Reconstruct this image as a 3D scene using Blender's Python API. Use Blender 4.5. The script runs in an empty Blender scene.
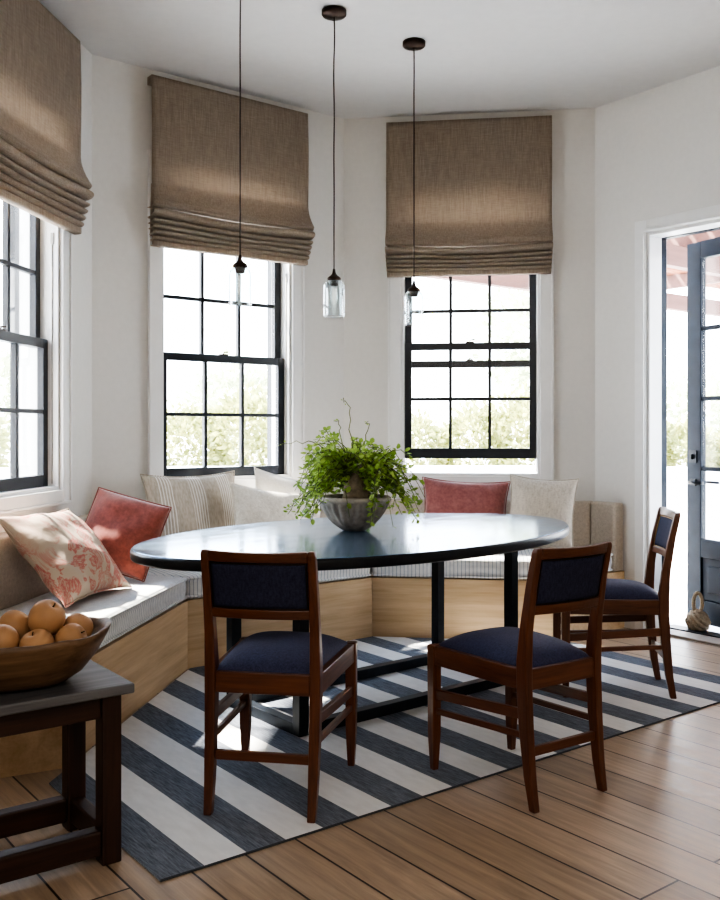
import bpy, math, random
from mathutils import Vector, Matrix, noise
random.seed(7)
S = bpy.context.scene
COL = S.collection
PI = math.pi
R = math.radians

# ------------------------------------------------------------------ mesh collector
class MB:
    def __init__(self): self.v = []; self.f = []; self.sm = []
    def add(self, vs, fs, smooth=False):
        k = len(self.v)
        self.v += [tuple(p) for p in vs]
        for f in fs:
            self.f.append([i + k for i in f]); self.sm.append(smooth)
        return self
    def box(self, x0, x1, y0, y1, z0, z1):
        vs = [(x, y, z) for z in (z0, z1) for y in (y0, y1) for x in (x0, x1)]
        return self.add(vs, [(0, 2, 3, 1), (4, 5, 7, 6), (0, 1, 5, 4), (2, 6, 7, 3), (0, 4, 6, 2), (1, 3, 7, 5)])
    def prism(self, poly, z0, z1):                       # plan polygon, counter-clockwise
        a = sum(poly[i][0] * poly[(i + 1) % len(poly)][1] - poly[(i + 1) % len(poly)][0] * poly[i][1] for i in range(len(poly)))
        if a < 0: poly = poly[::-1]
        n = len(poly)
        vs = [(x, y, z0) for x, y in poly] + [(x, y, z1) for x, y in poly]
        fs = [tuple(range(n))[::-1], tuple(range(n, 2 * n))]
        fs += [(i, (i + 1) % n, n + (i + 1) % n, n + i) for i in range(n)]
        return self.add(vs, fs)
    def sweep_box(self, rings):                          # list of 4-point rings
        n = len(rings[0]); vs = [p for r in rings for p in r]; fs = [tuple(range(n))[::-1]]
        for k in range(len(rings) - 1):
            for i in range(n):
                j = (i + 1) % n
                fs.append((k * n + i, k * n + j, (k + 1) * n + j, (k + 1) * n + i))
        fs.append(tuple(range((len(rings) - 1) * n, len(rings) * n)))
        return self.add(vs, fs)
    def bar(self, a, b, w, h):                           # rectangular bar from a to b, w sideways, h upwards
        a, b = Vector(a), Vector(b); d = (b - a).normalized()
        up = Vector((0, 0, 1)) if abs(d.z) < .9 else Vector((0, 1, 0))
        s = d.cross(up).normalized() * w / 2; u = s.cross(d).normalized() * h / 2
        return self.sweep_box([[p - s - u, p + s - u, p + s + u, p - s + u] for p in (a, b)])
    def tube(self, pts, r, n=8, closed=False, smooth=True):
        pts = [Vector(p) for p in pts]; m = len(pts)
        rad = r if isinstance(r, (list, tuple)) else [r] * m
        vs = []; prev = None
        for i, p in enumerate(pts):
            if closed: d = pts[(i + 1) % m] - pts[i - 1]
            else: d = pts[min(i + 1, m - 1)] - pts[max(i - 1, 0)]
            d = d.normalized()
            if prev is None:
                prev = d.orthogonal().normalized()
            prev = (prev - d * prev.dot(d)).normalized()
            q = d.cross(prev)
            for k in range(n):
                a = 2 * PI * k / n
                vs.append(p + (prev * math.cos(a) + q * math.sin(a)) * rad[i])
        fs = []
        for i in range(m if closed else m - 1):
            for k in range(n):
                j = (k + 1) % n; i2 = (i + 1) % m
                fs.append((i * n + k, i * n + j, i2 * n + j, i2 * n + k))
        if not closed:
            fs.append(tuple(range(n))[::-1]); fs.append(tuple(range((m - 1) * n, m * n)))
        return self.add(vs, fs, smooth)
    def lathe(self, prof, n=32, c=(0, 0, 0), mod=None, sx=1, sy=1):
        vs = []; fs = []
        for k, (r, z) in enumerate(prof):
            for i in range(n):
                a = 2 * PI * i / n
                rr = r * (mod(a, k) if mod else 1)
                vs.append((c[0] + rr * math.cos(a) * sx, c[1] + rr * math.sin(a) * sy, c[2] + z))
        for k in range(len(prof) - 1):
            for i in range(n):
                j = (i + 1) % n
                fs.append((k * n + i, k * n + j, (k + 1) * n + j, (k + 1) * n + i))
        if prof[0][0] > 1e-6: fs.append(tuple(range(n))[::-1])
        if prof[-1][0] > 1e-6: fs.append(tuple(range((len(prof) - 1) * n, len(prof) * n)))
        return self.add(vs, fs, True)
    def grid(self, fn, nu, nv, wrap=False):
        vs = [fn(i / nu, j / nv) for i in range(nu + 1) for j in range(nv + 1)]
        w = nv + 1
        fs = [(i * w + j, (i + 1) * w + j, (i + 1) * w + j + 1, i * w + j + 1) for i in range(nu) for j in range(nv)]
        return self.add(vs, fs, True)
    def build(self, name, mat, parent=None, mtx=None, bevel=0, seg=2, sub=0, solid=0, merge=False):
        me = bpy.data.meshes.new(name); me.from_pydata(self.v, [], self.f)
        me.polygons.foreach_set('use_smooth', self.sm)
        me.update()
        if merge:
            import bmesh
            bm = bmesh.new(); bm.from_mesh(me); bmesh.ops.remove_doubles(bm, verts=bm.verts, dist=1e-5)
            bmesh.ops.recalc_face_normals(bm, faces=bm.faces); bm.to_mesh(me); bm.free()
        o = bpy.data.objects.new(name, me); COL.objects.link(o)
        if mat: me.materials.append(mat)
        if parent: o.parent = parent
        if mtx is not None: o.matrix_local = mtx
        if solid:
            m = o.modifiers.new('solid', 'SOLIDIFY'); m.thickness = solid; m.offset = 0
        if bevel:
            m = o.modifiers.new('bevel', 'BEVEL'); m.width = bevel; m.segments = seg; m.limit_method = 'ANGLE'; m.angle_limit = R(40)
        if sub:
            m = o.modifiers.new('sub', 'SUBSURF'); m.levels = sub; m.render_levels = sub
        return o

def tag(o, label=None, cat=None, group=None, kind=None):
    if label: o['label'] = label
    if cat: o['category'] = cat
    if group: o['group'] = group
    if kind: o['kind'] = kind
    return o
def empty(name, loc=(0, 0, 0), rz=0, mtx=None):
    o = bpy.data.objects.new(name, None); COL.objects.link(o)
    o.empty_display_size = .1
    if mtx is not None: o.matrix_local = mtx
    else: o.location = loc; o.rotation_euler = (0, 0, rz)
    bpy.context.view_layer.update()
    return o
def copy_tree(o, parent=None):
    c = o.copy(); COL.objects.link(c)
    if parent: c.parent = parent
    for ch in list(o.children):
        copy_tree(ch, c)
    return c

# ------------------------------------------------------------------ materials
def new_mat(name):
    m = bpy.data.materials.new(name); m.use_nodes = True
    nt = m.node_tree; b = nt.nodes['Principled BSDF']
    return m, nt, b
def N(nt, t, **kw):
    n = nt.nodes.new(t)
    for k, v in kw.items():
        if k in n.inputs: n.inputs[k].default_value = v
        else: setattr(n, k, v)
    return n
def ramp(nt, fac, stops, interp='LINEAR'):
    n = nt.nodes.new('ShaderNodeValToRGB'); n.color_ramp.interpolation = interp
    e = n.color_ramp.elements
    while len(e) < len(stops): e.new(.5)
    for k, (p, c) in enumerate(stops):
        e[k].position = p; e[k].color = (*c, 1)
    nt.links.new(fac, n.inputs[0]); return n
def coords(nt, scale=(1, 1, 1), rot=(0, 0, 0)):
    t = nt.nodes.new('ShaderNodeTexCoord'); m = nt.nodes.new('ShaderNodeMapping')
    m.inputs['Scale'].default_value = scale; m.inputs['Rotation'].default_value = rot
    nt.links.new(t.outputs['Object'], m.inputs[0]); return m.outputs[0]
def bump(nt, b, h, strength=.2, dist=.01):
    n = nt.nodes.new('ShaderNodeBump'); n.inputs['Strength'].default_value = strength; n.inputs['Distance'].default_value = dist
    nt.links.new(h, n.inputs['Height']); nt.links.new(n.outputs[0], b.inputs['Normal'])
def plain(name, c, rough=.5, metal=0, var=.08, nscale=12, bs=.05, spec=.5, stretch=(1, 1, 1), sheen=0, coat=0):
    m, nt, b = new_mat(name)
    co = coords(nt, stretch)
    n = N(nt, 'ShaderNodeTexNoise', Scale=nscale, Detail=5.0); nt.links.new(co, n.inputs['Vector'])
    lo = tuple(max(0, x * (1 - var)) for x in c); hi = tuple(min(1, x * (1 + var)) for x in c)
    r = ramp(nt, n.outputs['Fac'], [(.3, lo), (.7, hi)])
    nt.links.new(r.outputs[0], b.inputs['Base Color'])
    b.inputs['Roughness'].default_value = rough; b.inputs['Metallic'].default_value = metal
    b.inputs['Specular IOR Level'].default_value = spec
    if sheen: b.inputs['Sheen Weight'].default_value = sheen
    if coat: b.inputs['Coat Weight'].default_value = coat; b.inputs['Coat Roughness'].default_value = .08
    if bs: bump(nt, b, n.outputs['Fac'], bs, .004)
    return m
def wood(name, c1, c2, axis=0, scale=1.0, rough=.4, coat=0, fine=1.0):
    m, nt, b = new_mat(name)
    sc = [14 * scale] * 3; sc[axis] = 1.1 * scale
    co = coords(nt, tuple(sc))
    n = N(nt, 'ShaderNodeTexNoise', Scale=1.6, Detail=7.0, Roughness=.62, Distortion=.5); nt.links.new(co, n.inputs['Vector'])
    sc2 = [90 * scale] * 3; sc2[axis] = 3 * scale
    co2 = coords(nt, tuple(sc2))
    n2 = N(nt, 'ShaderNodeTexNoise', Scale=1.5, Detail=3.0); nt.links.new(co2, n2.inputs['Vector'])
    mx = N(nt, 'ShaderNodeMath', operation='MULTIPLY_ADD'); mx.inputs[1].default_value = .3 * fine
    nt.links.new(n2.outputs['Fac'], mx.inputs[0]); nt.links.new(n.outputs['Fac'], mx.inputs[2])
    r = ramp(nt, mx.outputs[0], [(.42, c1), (.85, c2)])
    nt.links.new(r.outputs[0], b.inputs['Base Color'])
    b.inputs['Roughness'].default_value = rough
    if coat: b.inputs['Coat Weight'].default_value = coat; b.inputs['Coat Roughness'].default_value = .2
    bump(nt, b, mx.outputs[0], .12, .003)
    return m
def fabric(name, c1, c2, rough=.9, weave=420, slub=(30, 30, 4), translucent=0, sheen=.15, bs=.35, spec=.2):
    m, nt, b = new_mat(name)
    co = coords(nt, slub); n = N(nt, 'ShaderNodeTexNoise', Scale=3.0, Detail=6.0, Roughness=.7); nt.links.new(co, n.inputs['Vector'])
    co2 = coords(nt, (slub[2] * 4, slub[2] * 4, slub[0] * 4)); n3 = N(nt, 'ShaderNodeTexNoise', Scale=2.0, Detail=4.0); nt.links.new(co2, n3.inputs['Vector'])
    av = N(nt, 'ShaderNodeMath', operation='MULTIPLY_ADD'); av.inputs[1].default_value = .6
    nt.links.new(n3.outputs['Fac'], av.inputs[0]); nt.links.new(n.outputs['Fac'], av.inputs[2])
    r = ramp(nt, av.outputs[0], [(.55, c1), (1.0, c2)])
    w = N(nt, 'ShaderNodeTexNoise', Scale=float(weave), Detail=1.0); nt.links.new(coords(nt), w.inputs['Vector'])
    nt.links.new(r.outputs[0], b.inputs['Base Color'])
    b.inputs['Roughness'].default_value = rough; b.inputs['Specular IOR Level'].default_value = spec
    b.inputs['Sheen Weight'].default_value = sheen
    ad = N(nt, 'ShaderNodeMath', operation='ADD'); nt.links.new(av.outputs[0], ad.inputs[0]); nt.links.new(w.outputs['Fac'], ad.inputs[1])
    bump(nt, b, ad.outputs[0], bs, .002)
    if translucent:
        t = nt.nodes.new('ShaderNodeBsdfTranslucent'); nt.links.new(r.outputs[0], t.inputs[0])
        mx = nt.nodes.new('ShaderNodeMixShader'); mx.inputs[0].default_value = translucent
        nt.links.new(b.outputs[0], mx.inputs[1]); nt.links.new(t.outputs[0], mx.inputs[2])
        nt.links.new(mx.outputs[0], nt.nodes['Material Output'].inputs[0])
    return m
def glass_mat(name, tint=(1, 1, 1), lo=.03, hi=.5, rough=.02):
    m = bpy.data.materials.new(name); m.use_nodes = True; nt = m.node_tree; nt.nodes.clear()
    o = nt.nodes.new('ShaderNodeOutputMaterial'); t = nt.nodes.new('ShaderNodeBsdfTransparent'); g = nt.nodes.new('ShaderNodeBsdfGlossy')
    lw = nt.nodes.new('ShaderNodeLayerWeight'); lw.inputs[0].default_value = .25
    mr = nt.nodes.new('ShaderNodeMapRange'); mr.inputs[3].default_value = lo; mr.inputs[4].default_value = hi
    t.inputs[0].default_value = (*tint, 1); g.inputs['Roughness'].default_value = rough
    mx = nt.nodes.new('ShaderNodeMixShader')
    nt.links.new(lw.outputs['Facing'], mr.inputs[0]); nt.links.new(mr.outputs[0], mx.inputs[0])
    nt.links.new(t.outputs[0], mx.inputs[1]); nt.links.new(g.outputs[0], mx.inputs[2]); nt.links.new(mx.outputs[0], o.inputs[0])
    return m

M = {}
M['wall'] = plain('white plaster', (.70, .68, .645), .75, var=.02, nscale=30, bs=.04)
M['ceiling'] = plain('ceiling paint', (.68, .67, .655), .8, var=.02, nscale=20, bs=.03)
M['trim'] = plain('white trim paint', (.76, .75, .73), .45, var=.02, nscale=20, bs=.02)
M['black'] = plain('black sash paint', (.010, .013, .019), .34, var=.2, nscale=20, bs=.04)
M['door'] = plain('blue black door paint', (.009, .016, .028), .5, var=.2, nscale=15, bs=.04, spec=.22)
M['iron'] = plain('black steel', (.012, .016, .022), .42, metal=.3, var=.2, nscale=30, bs=.03)
M['bronze'] = plain('dark bronze', (.045, .028, .02), .4, metal=.8, var=.2, nscale=40, bs=.05)
M['cord'] = plain('brown cord', (.035, .02, .014), .7, var=.2, nscale=80)
M['oak'] = wood('pale oak panel', (.50, .335, .185), (.70, .52, .325), 0, .8, .5)
M['walnut'] = wood('red brown walnut', (.062, .018, .008), (.165, .055, .022), 2, 1.5, .33, coat=.25)
M['walnut_side'] = wood('red brown walnut across', (.062, .018, .008), (.165, .055, .022), 0, 1.5, .33, coat=.25)
M['walnut_deep'] = wood('red brown walnut deep', (.062, .018, .008), (.165, .055, .022), 1, 1.5, .33, coat=.25)
M['darkwood'] = wood('old dark stained wood', (.018, .008, .005), (.06, .024, .014), 2, 1.2, .42)
M['darkwood_side'] = wood('old dark stained wood across', (.018, .008, .005), (.06, .024, .014), 0, 1.2, .42)
M['greywood'] = wood('worn grey wood with highlight tint', (.055, .058, .066), (.17, .17, .175), 0, 1.0, .36)  # worn grey, with bluish highlights lightened into the colour
M['bowlwood'] = wood('carved bowl wood', (.075, .042, .022), (.22, .13, .07), 0, 1.4, .55)
M['navy'] = fabric('navy fabric', (.022, .025, .058), (.058, .064, .135), .75, 500, (40, 40, 40), sheen=.05, bs=.25, spec=.35)
M['navy_dark'] = fabric('navy panel fabric', (.018, .020, .042), (.044, .048, .092), .8, 500, (60, 60, 15), sheen=.0, bs=.25, spec=.25)
M['shade'] = fabric('flax linen shade', (.33, .268, .21), (.52, .44, .355), .95, 500, (55, 55, 3), translucent=.42, sheen=.1)
M['linen_back'] = fabric('oatmeal linen', (.42, .365, .30), (.58, .51, .43), .95, 500, (25, 25, 25))
M['cream'] = fabric('cream woven', (.60, .54, .45), (.80, .75, .66), .95, 160, (18, 18, 18), bs=.8)
M['white_linen'] = fabric('white linen', (.68, .64, .58), (.82, .79, .74), .95, 400, (30, 30, 30))
M['flax_pillow'] = fabric('flax pillow linen', (.38, .33, .27), (.58, .52, .44), .95, 400, (30, 30, 8))
M['terracotta'] = fabric('terracotta velvet', (.17, .043, .029), (.30, .082, .058), .7, 500, (8, 8, 8), sheen=.5, bs=.2)
M['rose'] = fabric('dusty rose velvet', (.22, .068, .062), (.33, .122, .11), .7, 500, (8, 8, 8), sheen=.5, bs=.2)
M['glass'] = glass_mat('window glass', (.985, .99, .99), .03, .45)
M['shade_glass'] = glass_mat('pendant glass', (.93, .97, .98), .05, .75)
M['bulb'] = glass_mat('bulb glass', (.97, .98, .96), .06, .6)
M['filament'] = plain('filament', (.5, .4, .25), .3, metal=.8)
M['brass'] = plain('antique brass', (.35, .22, .09), .35, metal=.9)
M['terrace'] = plain('pale terrace stone', (.80, .79, .77), .8, var=.05, nscale=3)
M['gardenwall'] = plain('white garden wall', (.82, .80, .77), .8, var=.03, nscale=4)
M['cedar'] = wood('red cedar slats', (.20, .065, .028), (.32, .12, .055), 0, .6, .6)
M['cedar_beam'] = wood('cedar beam', (.11, .055, .045), (.18, .095, .075), 0, .6, .6)
M['rope'] = plain('jute rope', (.34, .27, .19), .9, var=.3, nscale=120, bs=.5)
M['stone'] = plain('weathered stone', (.37, .33, .29), .9, var=.4, nscale=22, bs=.6)
M['soil'] = plain('soil', (.05, .035, .025), 1, var=.4, nscale=60, bs=1)
M['bark'] = plain('grey bark', (.25, .20, .145), .9, var=.35, nscale=40, bs=.6)
M['stem'] = plain('green stem', (.14, .17, .05), .7, var=.3)
M['threshold'] = plain('pale timber sill', (.45, .40, .34), .5, var=.1)
M['fruit'] = plain('tan pear skin', (.50, .28, .14), .55, var=.18, nscale=9, bs=.05, spec=.4)
M['fruit_stem'] = plain('dry brown stem', (.10, .055, .025), .9)

def leaf_mat(name, c1, c2, transl=.45):
    m, nt, b = new_mat(name)
    n = N(nt, 'ShaderNodeTexNoise', Scale=9.0, Detail=2.0); nt.links.new(coords(nt), n.inputs['Vector'])
    r = ramp(nt, n.outputs['Fac'], [(.35, c1), (.65, c2)])
    nt.links.new(r.outputs[0], b.inputs['Base Color']); b.inputs['Roughness'].default_value = .45
    t = nt.nodes.new('ShaderNodeBsdfTranslucent'); nt.links.new(r.outputs[0], t.inputs[0])
    mx = nt.nodes.new('ShaderNodeMixShader'); mx.inputs[0].default_value = transl
    nt.links.new(b.outputs[0], mx.inputs[1]); nt.links.new(t.outputs[0], mx.inputs[2])
    nt.links.new(mx.outputs[0], nt.nodes['Material Output'].inputs[0]); return m
M['leaf'] = leaf_mat('plant leaf', (.19, .31, .045), (.46, .60, .15), .5)
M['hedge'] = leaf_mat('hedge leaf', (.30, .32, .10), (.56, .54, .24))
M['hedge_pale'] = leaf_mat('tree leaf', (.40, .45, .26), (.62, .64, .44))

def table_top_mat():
    m, nt, b = new_mat('table top with blue sheen tint')
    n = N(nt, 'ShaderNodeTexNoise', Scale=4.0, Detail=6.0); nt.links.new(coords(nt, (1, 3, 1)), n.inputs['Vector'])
    r = ramp(nt, n.outputs['Fac'], [(.3, (.25, .42, .62)), (.7, (.34, .50, .70))])  # dark top; its bluish reflections are put into the base colour
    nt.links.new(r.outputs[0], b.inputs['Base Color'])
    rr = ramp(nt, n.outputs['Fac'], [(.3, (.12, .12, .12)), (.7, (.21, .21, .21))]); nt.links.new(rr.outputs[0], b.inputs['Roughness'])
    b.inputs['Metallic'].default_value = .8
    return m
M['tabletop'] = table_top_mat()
M['table_edge'] = plain('black table edge', (.010, .013, .018), .35, var=.2, nscale=30)

def floor_mat():
    m, nt, b = new_mat('oak floorboards')
    co = coords(nt)                                       # the floor object is turned so that local x runs along the boards
    br = N(nt, 'ShaderNodeTexBrick', Scale=1.0); br.offset = .37; br.offset_frequency = 2
    br.inputs['Brick Width'].default_value = 2.3; br.inputs['Row Height'].default_value = .168
    br.inputs['Mortar Size'].default_value = .0035; br.inputs['Mortar Smooth'].default_value = .1
    br.inputs['Color1'].default_value = (0, 0, 0, 1); br.inputs['Color2'].default_value = (1, 1, 1, 1); br.inputs['Mortar'].default_value = (.5, .5, .5, 1)
    br.inputs['Bias'].default_value = 0
    nt.links.new(co, br.inputs['Vector'])
    tone = ramp(nt, br.outputs['Color'], [(0, (.42, .315, .22)), (.5, (.49, .37, .265)), (1, (.56, .43, .315))])
    g = N(nt, 'ShaderNodeTexNoise', Scale=2.2, Detail=8.0, Roughness=.65, Distortion=.6); nt.links.new(coords(nt, (1.2, 16, 1)), g.inputs['Vector'])
    gr = ramp(nt, g.outputs['Fac'], [(.3, (.62, .60, .58)), (.7, (1.12, 1.1, 1.08))])
    mul = N(nt, 'ShaderNodeMix', data_type='RGBA', blend_type='MULTIPLY'); mul.inputs[0].default_value = 1
    nt.links.new(tone.outputs[0], mul.inputs[6]); nt.links.new(gr.outputs[0], mul.inputs[7])
    gap = N(nt, 'ShaderNodeMix', data_type='RGBA'); gap.inputs[7].default_value = (.022, .012, .008, 1)
    nt.links.new(br.outputs['Fac'], gap.inputs[0]); nt.links.new(mul.outputs[2], gap.inputs[6])
    nt.links.new(gap.outputs[2], b.inputs['Base Color'])
    rr = ramp(nt, g.outputs['Fac'], [(.3, (.30, .30, .30)), (.7, (.44, .44, .44))]); nt.links.new(rr.outputs[0], b.inputs['Roughness'])
    h = N(nt, 'ShaderNodeMath', operation='SUBTRACT'); nt.links.new(g.outputs['Fac'], h.inputs[0])
    k = N(nt, 'ShaderNodeMath', operation='MULTIPLY'); k.inputs[1].default_value = 4; nt.links.new(br.outputs['Fac'], k.inputs[0]); nt.links.new(k.outputs[0], h.inputs[1])
    bump(nt, b, h.outputs[0], .25, .003)
    return m
M['floor'] = floor_mat()

def stripe_nodes(nt, axis, period, duty, off=0):
    co = coords(nt); sp = nt.nodes.new('ShaderNodeSeparateXYZ'); nt.links.new(co, sp.inputs[0])
    a = N(nt, 'ShaderNodeMath', operation='MULTIPLY_ADD'); a.inputs[1].default_value = 1 / period; a.inputs[2].default_value = off
    nt.links.new(sp.outputs[axis], a.inputs[0])
    fr = N(nt, 'ShaderNodeMath', operation='FRACT'); nt.links.new(a.outputs[0], fr.inputs[0])
    lt = N(nt, 'ShaderNodeMath', operation='LESS_THAN'); lt.inputs[1].default_value = duty; nt.links.new(fr.outputs[0], lt.inputs[0])
    return lt.outputs[0]
def rug_mat():
    m, nt, b = new_mat('striped flatweave')
    f = stripe_nodes(nt, 0, .2652, .5)
    n = N(nt, 'ShaderNodeTexNoise', Scale=3.0, Detail=6.0, Roughness=.8); nt.links.new(coords(nt, (60, 4, 1)), n.inputs['Vector'])
    dark = ramp(nt, n.outputs['Fac'], [(.35, (.095, .108, .135)), (.72, (.33, .355, .405))])
    n2 = N(nt, 'ShaderNodeTexNoise', Scale=2.0, Detail=4.0); nt.links.new(coords(nt, (20, 6, 1)), n2.inputs['Vector'])
    lite = ramp(nt, n2.outputs['Fac'], [(.3, (.82, .815, .80)), (.7, (.90, .895, .88))])
    mx = N(nt, 'ShaderNodeMix', data_type='RGBA'); nt.links.new(f, mx.inputs[0]); nt.links.new(lite.outputs[0], mx.inputs[6]); nt.links.new(dark.outputs[0], mx.inputs[7])
    nt.links.new(mx.outputs[2], b.inputs['Base Color']); b.inputs['Roughness'].default_value = .95; b.inputs['Specular IOR Level'].default_value = .1
    w = N(nt, 'ShaderNodeTexWave', Scale=70.0, Distortion=2.0); w.bands_direction = 'Y'; nt.links.new(coords(nt), w.inputs['Vector'])
    bump(nt, b, w.outputs['Fac'], .5, .003); return m
M['rug'] = rug_mat()
def ticking_mat():
    m, nt, b = new_mat('grey ticking')
    f = stripe_nodes(nt, 0, .022, .16)
    n = N(nt, 'ShaderNodeTexNoise', Scale=40.0, Detail=4.0); nt.links.new(coords(nt), n.inputs['Vector'])
    base = ramp(nt, n.outputs['Fac'], [(.3, (.70, .69, .67)), (.7, (.80, .79, .77))])
    mx = N(nt, 'ShaderNodeMix', data_type='RGBA'); mx.inputs[7].default_value = (.36, .38, .43, 1)
    nt.links.new(f, mx.inputs[0]); nt.links.new(base.outputs[0], mx.inputs[6]); nt.links.new(mx.outputs[2], b.inputs['Base Color'])
    b.inputs['Roughness'].default_value = .95; b.inputs['Specular IOR Level'].default_value = .1
    n3 = N(nt, 'ShaderNodeTexNoise', Scale=7.0, Detail=3.0); nt.links.new(coords(nt), n3.inputs['Vector'])
    bump(nt, b, n3.outputs['Fac'], .5, .02); return m
M['ticking'] = ticking_mat()
def striped_linen():
    m, nt, b = new_mat('flax linen with pale stripes')
    a = stripe_nodes(nt, 0, .016, .30); c = stripe_nodes(nt, 0, .19, .48, .24)
    k = N(nt, 'ShaderNodeMath', operation='MULTIPLY'); nt.links.new(a, k.inputs[0]); nt.links.new(c, k.inputs[1])
    n = N(nt, 'ShaderNodeTexNoise', Scale=3.0, Detail=6.0); nt.links.new(coords(nt, (30, 30, 10)), n.inputs['Vector'])
    base = ramp(nt, n.outputs['Fac'], [(.3, (.40, .345, .275)), (.7, (.54, .48, .40))])
    mx = N(nt, 'ShaderNodeMix', data_type='RGBA'); mx.inputs[7].default_value = (.78, .75, .70, 1)
    nt.links.new(k.outputs[0], mx.inputs[0]); nt.links.new(base.outputs[0], mx.inputs[6]); nt.links.new(mx.outputs[2], b.inputs['Base Color'])
    b.inputs['Roughness'].default_value = .95; bump(nt, b, n.outputs['Fac'], .3, .003); return m
M['striped_linen'] = striped_linen()
def floral():
    m, nt, b = new_mat('faded red floral print')
    n = N(nt, 'ShaderNodeTexNoise', Scale=7.5, Detail=5.0, Roughness=.6, Distortion=1.6); nt.links.new(coords(nt), n.inputs['Vector'])
    v = N(nt, 'ShaderNodeTexVoronoi', Scale=13.0); v.feature = 'DISTANCE_TO_EDGE'
    nt.links.new(coords(nt), v.inputs['Vector'])
    red = ramp(nt, n.outputs['Fac'], [(.46, (0, 0, 0)), (.50, (1, 1, 1)), (.56, (.15, .15, .15)), (.62, (1, 1, 1)), (.68, (.2, .2, .2))])
    big = N(nt, 'ShaderNodeTexNoise', Scale=3.2, Detail=2.0); nt.links.new(coords(nt), big.inputs['Vector'])
    br = ramp(nt, big.outputs['Fac'], [(.36, (0, 0, 0)), (.52, (1, 1, 1))])
    k = N(nt, 'ShaderNodeMath', operation='MULTIPLY'); nt.links.new(red.outputs[0], k.inputs[0]); nt.links.new(br.outputs[0], k.inputs[1])
    k2 = N(nt, 'ShaderNodeMath', operation='MULTIPLY'); k2.inputs[1].default_value = .8; nt.links.new(k.outputs[0], k2.inputs[0])
    mx = N(nt, 'ShaderNodeMix', data_type='RGBA'); mx.inputs[6].default_value = (.52, .42, .325, 1); mx.inputs[7].default_value = (.47, .07, .065, 1)
    nt.links.new(k2.outputs[0], mx.inputs[0]); nt.links.new(mx.outputs[2], b.inputs['Base Color'])
    b.inputs['Roughness'].default_value = .95
    w = N(nt, 'ShaderNodeTexNoise', Scale=11.0, Detail=3.0); nt.links.new(coords(nt), w.inputs['Vector']); bump(nt, b, w.outputs['Fac'], .35, .02)
    return m
M['floral'] = floral()

# ------------------------------------------------------------------ plan of the bay (metres, camera at 0,0,1.2 looking +y)
H_CEIL = 3.22
TH = .20
class Wall:
    def __init__(s, p, q):
        s.p = Vector((p[0], p[1])); d = Vector((q[0] - p[0], q[1] - p[1])); s.L = d.length; s.u = d.normalized(); s.n = Vector((s.u.y, -s.u.x))
    def at(s, a, t=0): w = s.p + s.u * a + s.n * t; return (w.x, w.y)
    def mtx(s, a=0, t=0, z=0):                            # local x along the wall, local y outwards, z up
        x, y = s.at(a, t); u, n = s.u, s.n
        return Matrix(((u.x, -n.x, 0, x), (u.y, -n.y, 0, y), (0, 0, 1, z), (0, 0, 0, 1)))
AB, BC, CD = (-1.441, 5.0), (-.104, 6.04), (1.475, 5.834)
uA = Vector((.1305, .9914))
A0 = (AB[0] - uA.x * 2.0, AB[1] - uA.y * 2.0)
D1 = (CD[0] + .609 * 2.5, CD[1] - .793 * 2.5)
WA, WB, WC, WD = Wall(A0, AB), Wall(AB, BC), Wall(BC, CD), Wall(CD, D1)
MIT = TH * math.tan(R(22.5))

def wall_with_opening(name, W, s0, s1, z0, z1, m0, m1, label):
    mb = MB()                                            # local frame x along, y outward
    L = W.L
    mb.prism([(0, 0), (s0, 0), (s0, TH), (-m0, TH)], -.02, H_CEIL + .1)
    mb.prism([(s1, 0), (L, 0), (L + m1, TH), (s1, TH)], -.02, H_CEIL + .1)
    mb.box(s0, s1, 0, TH, z1, H_CEIL + .1)
    if z0 > 0: mb.box(s0, s1, 0, TH, -.02, z0)
    o = mb.build(name, M['wall'], mtx=W.mtx())
    return tag(o, label, 'wall', kind='structure')
def plain_wall(name, p, q, label):
    W = Wall(p, q); mb = MB().box(0, W.L, 0, TH, -.02, H_CEIL + .1)
    return tag(mb.build(name, M['wall'], mtx=W.mtx()), label, 'wall', kind='structure')

Z0, Z1 = .905, 2.68
wA, wB, wC = WA.L - .83, .843, .812                      # window centres along each wall
HW = .44
wall_with_opening('wall_left', WA, wA - HW, wA + HW, Z0, Z1, 0, MIT, 'white plaster bay wall at left with a window under a linen shade')
wall_with_opening('wall_middle', WB, wB - HW, wB + HW, Z0, Z1, MIT, MIT, 'white plaster bay wall behind the striped pillow, in the middle of the bay')
wall_with_opening('wall_right', WC, wC - HW, wC + HW, Z0, Z1, MIT, MIT, 'white plaster bay wall behind the rose pillow with a raised sash window')
DS0, DS1, DZ = .381, 1.345, 2.372
wall_with_opening('wall_door_side', WD, DS0, DS1, 0, DZ, MIT, 0, 'white plaster wall at right with the open garden doorway')
L0 = (-4.2, A0[1] - 1.6)
plain_wall('wall_left_return', L0, A0, 'white wall returning to the left beyond the bench')
plain_wall('wall_left_side', (-4.2, -3.2), L0, 'white side wall of the room behind the viewer at left')
plain_wall('wall_back', (4.2, -3.2), (-4.2, -3.2), 'white wall behind the viewer')
R1 = (4.2, D1[1] - 1.0)
plain_wall('wall_right_return', D1, R1, 'white wall returning to the right past the doorway')
plain_wall('wall_right_side', R1, (4.2, -3.2), 'white side wall of the room behind the viewer at right')
room = [A0, AB, BC, CD, D1, R1, (4.2, -3.2), (-4.2, -3.2), L0]
TB = R(52.5)
e1 = Vector((.793, .609)); e2 = Vector((-.609, .793))
def E(a, b): p = e1 * a + e2 * b; return (p.x, p.y)
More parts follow.
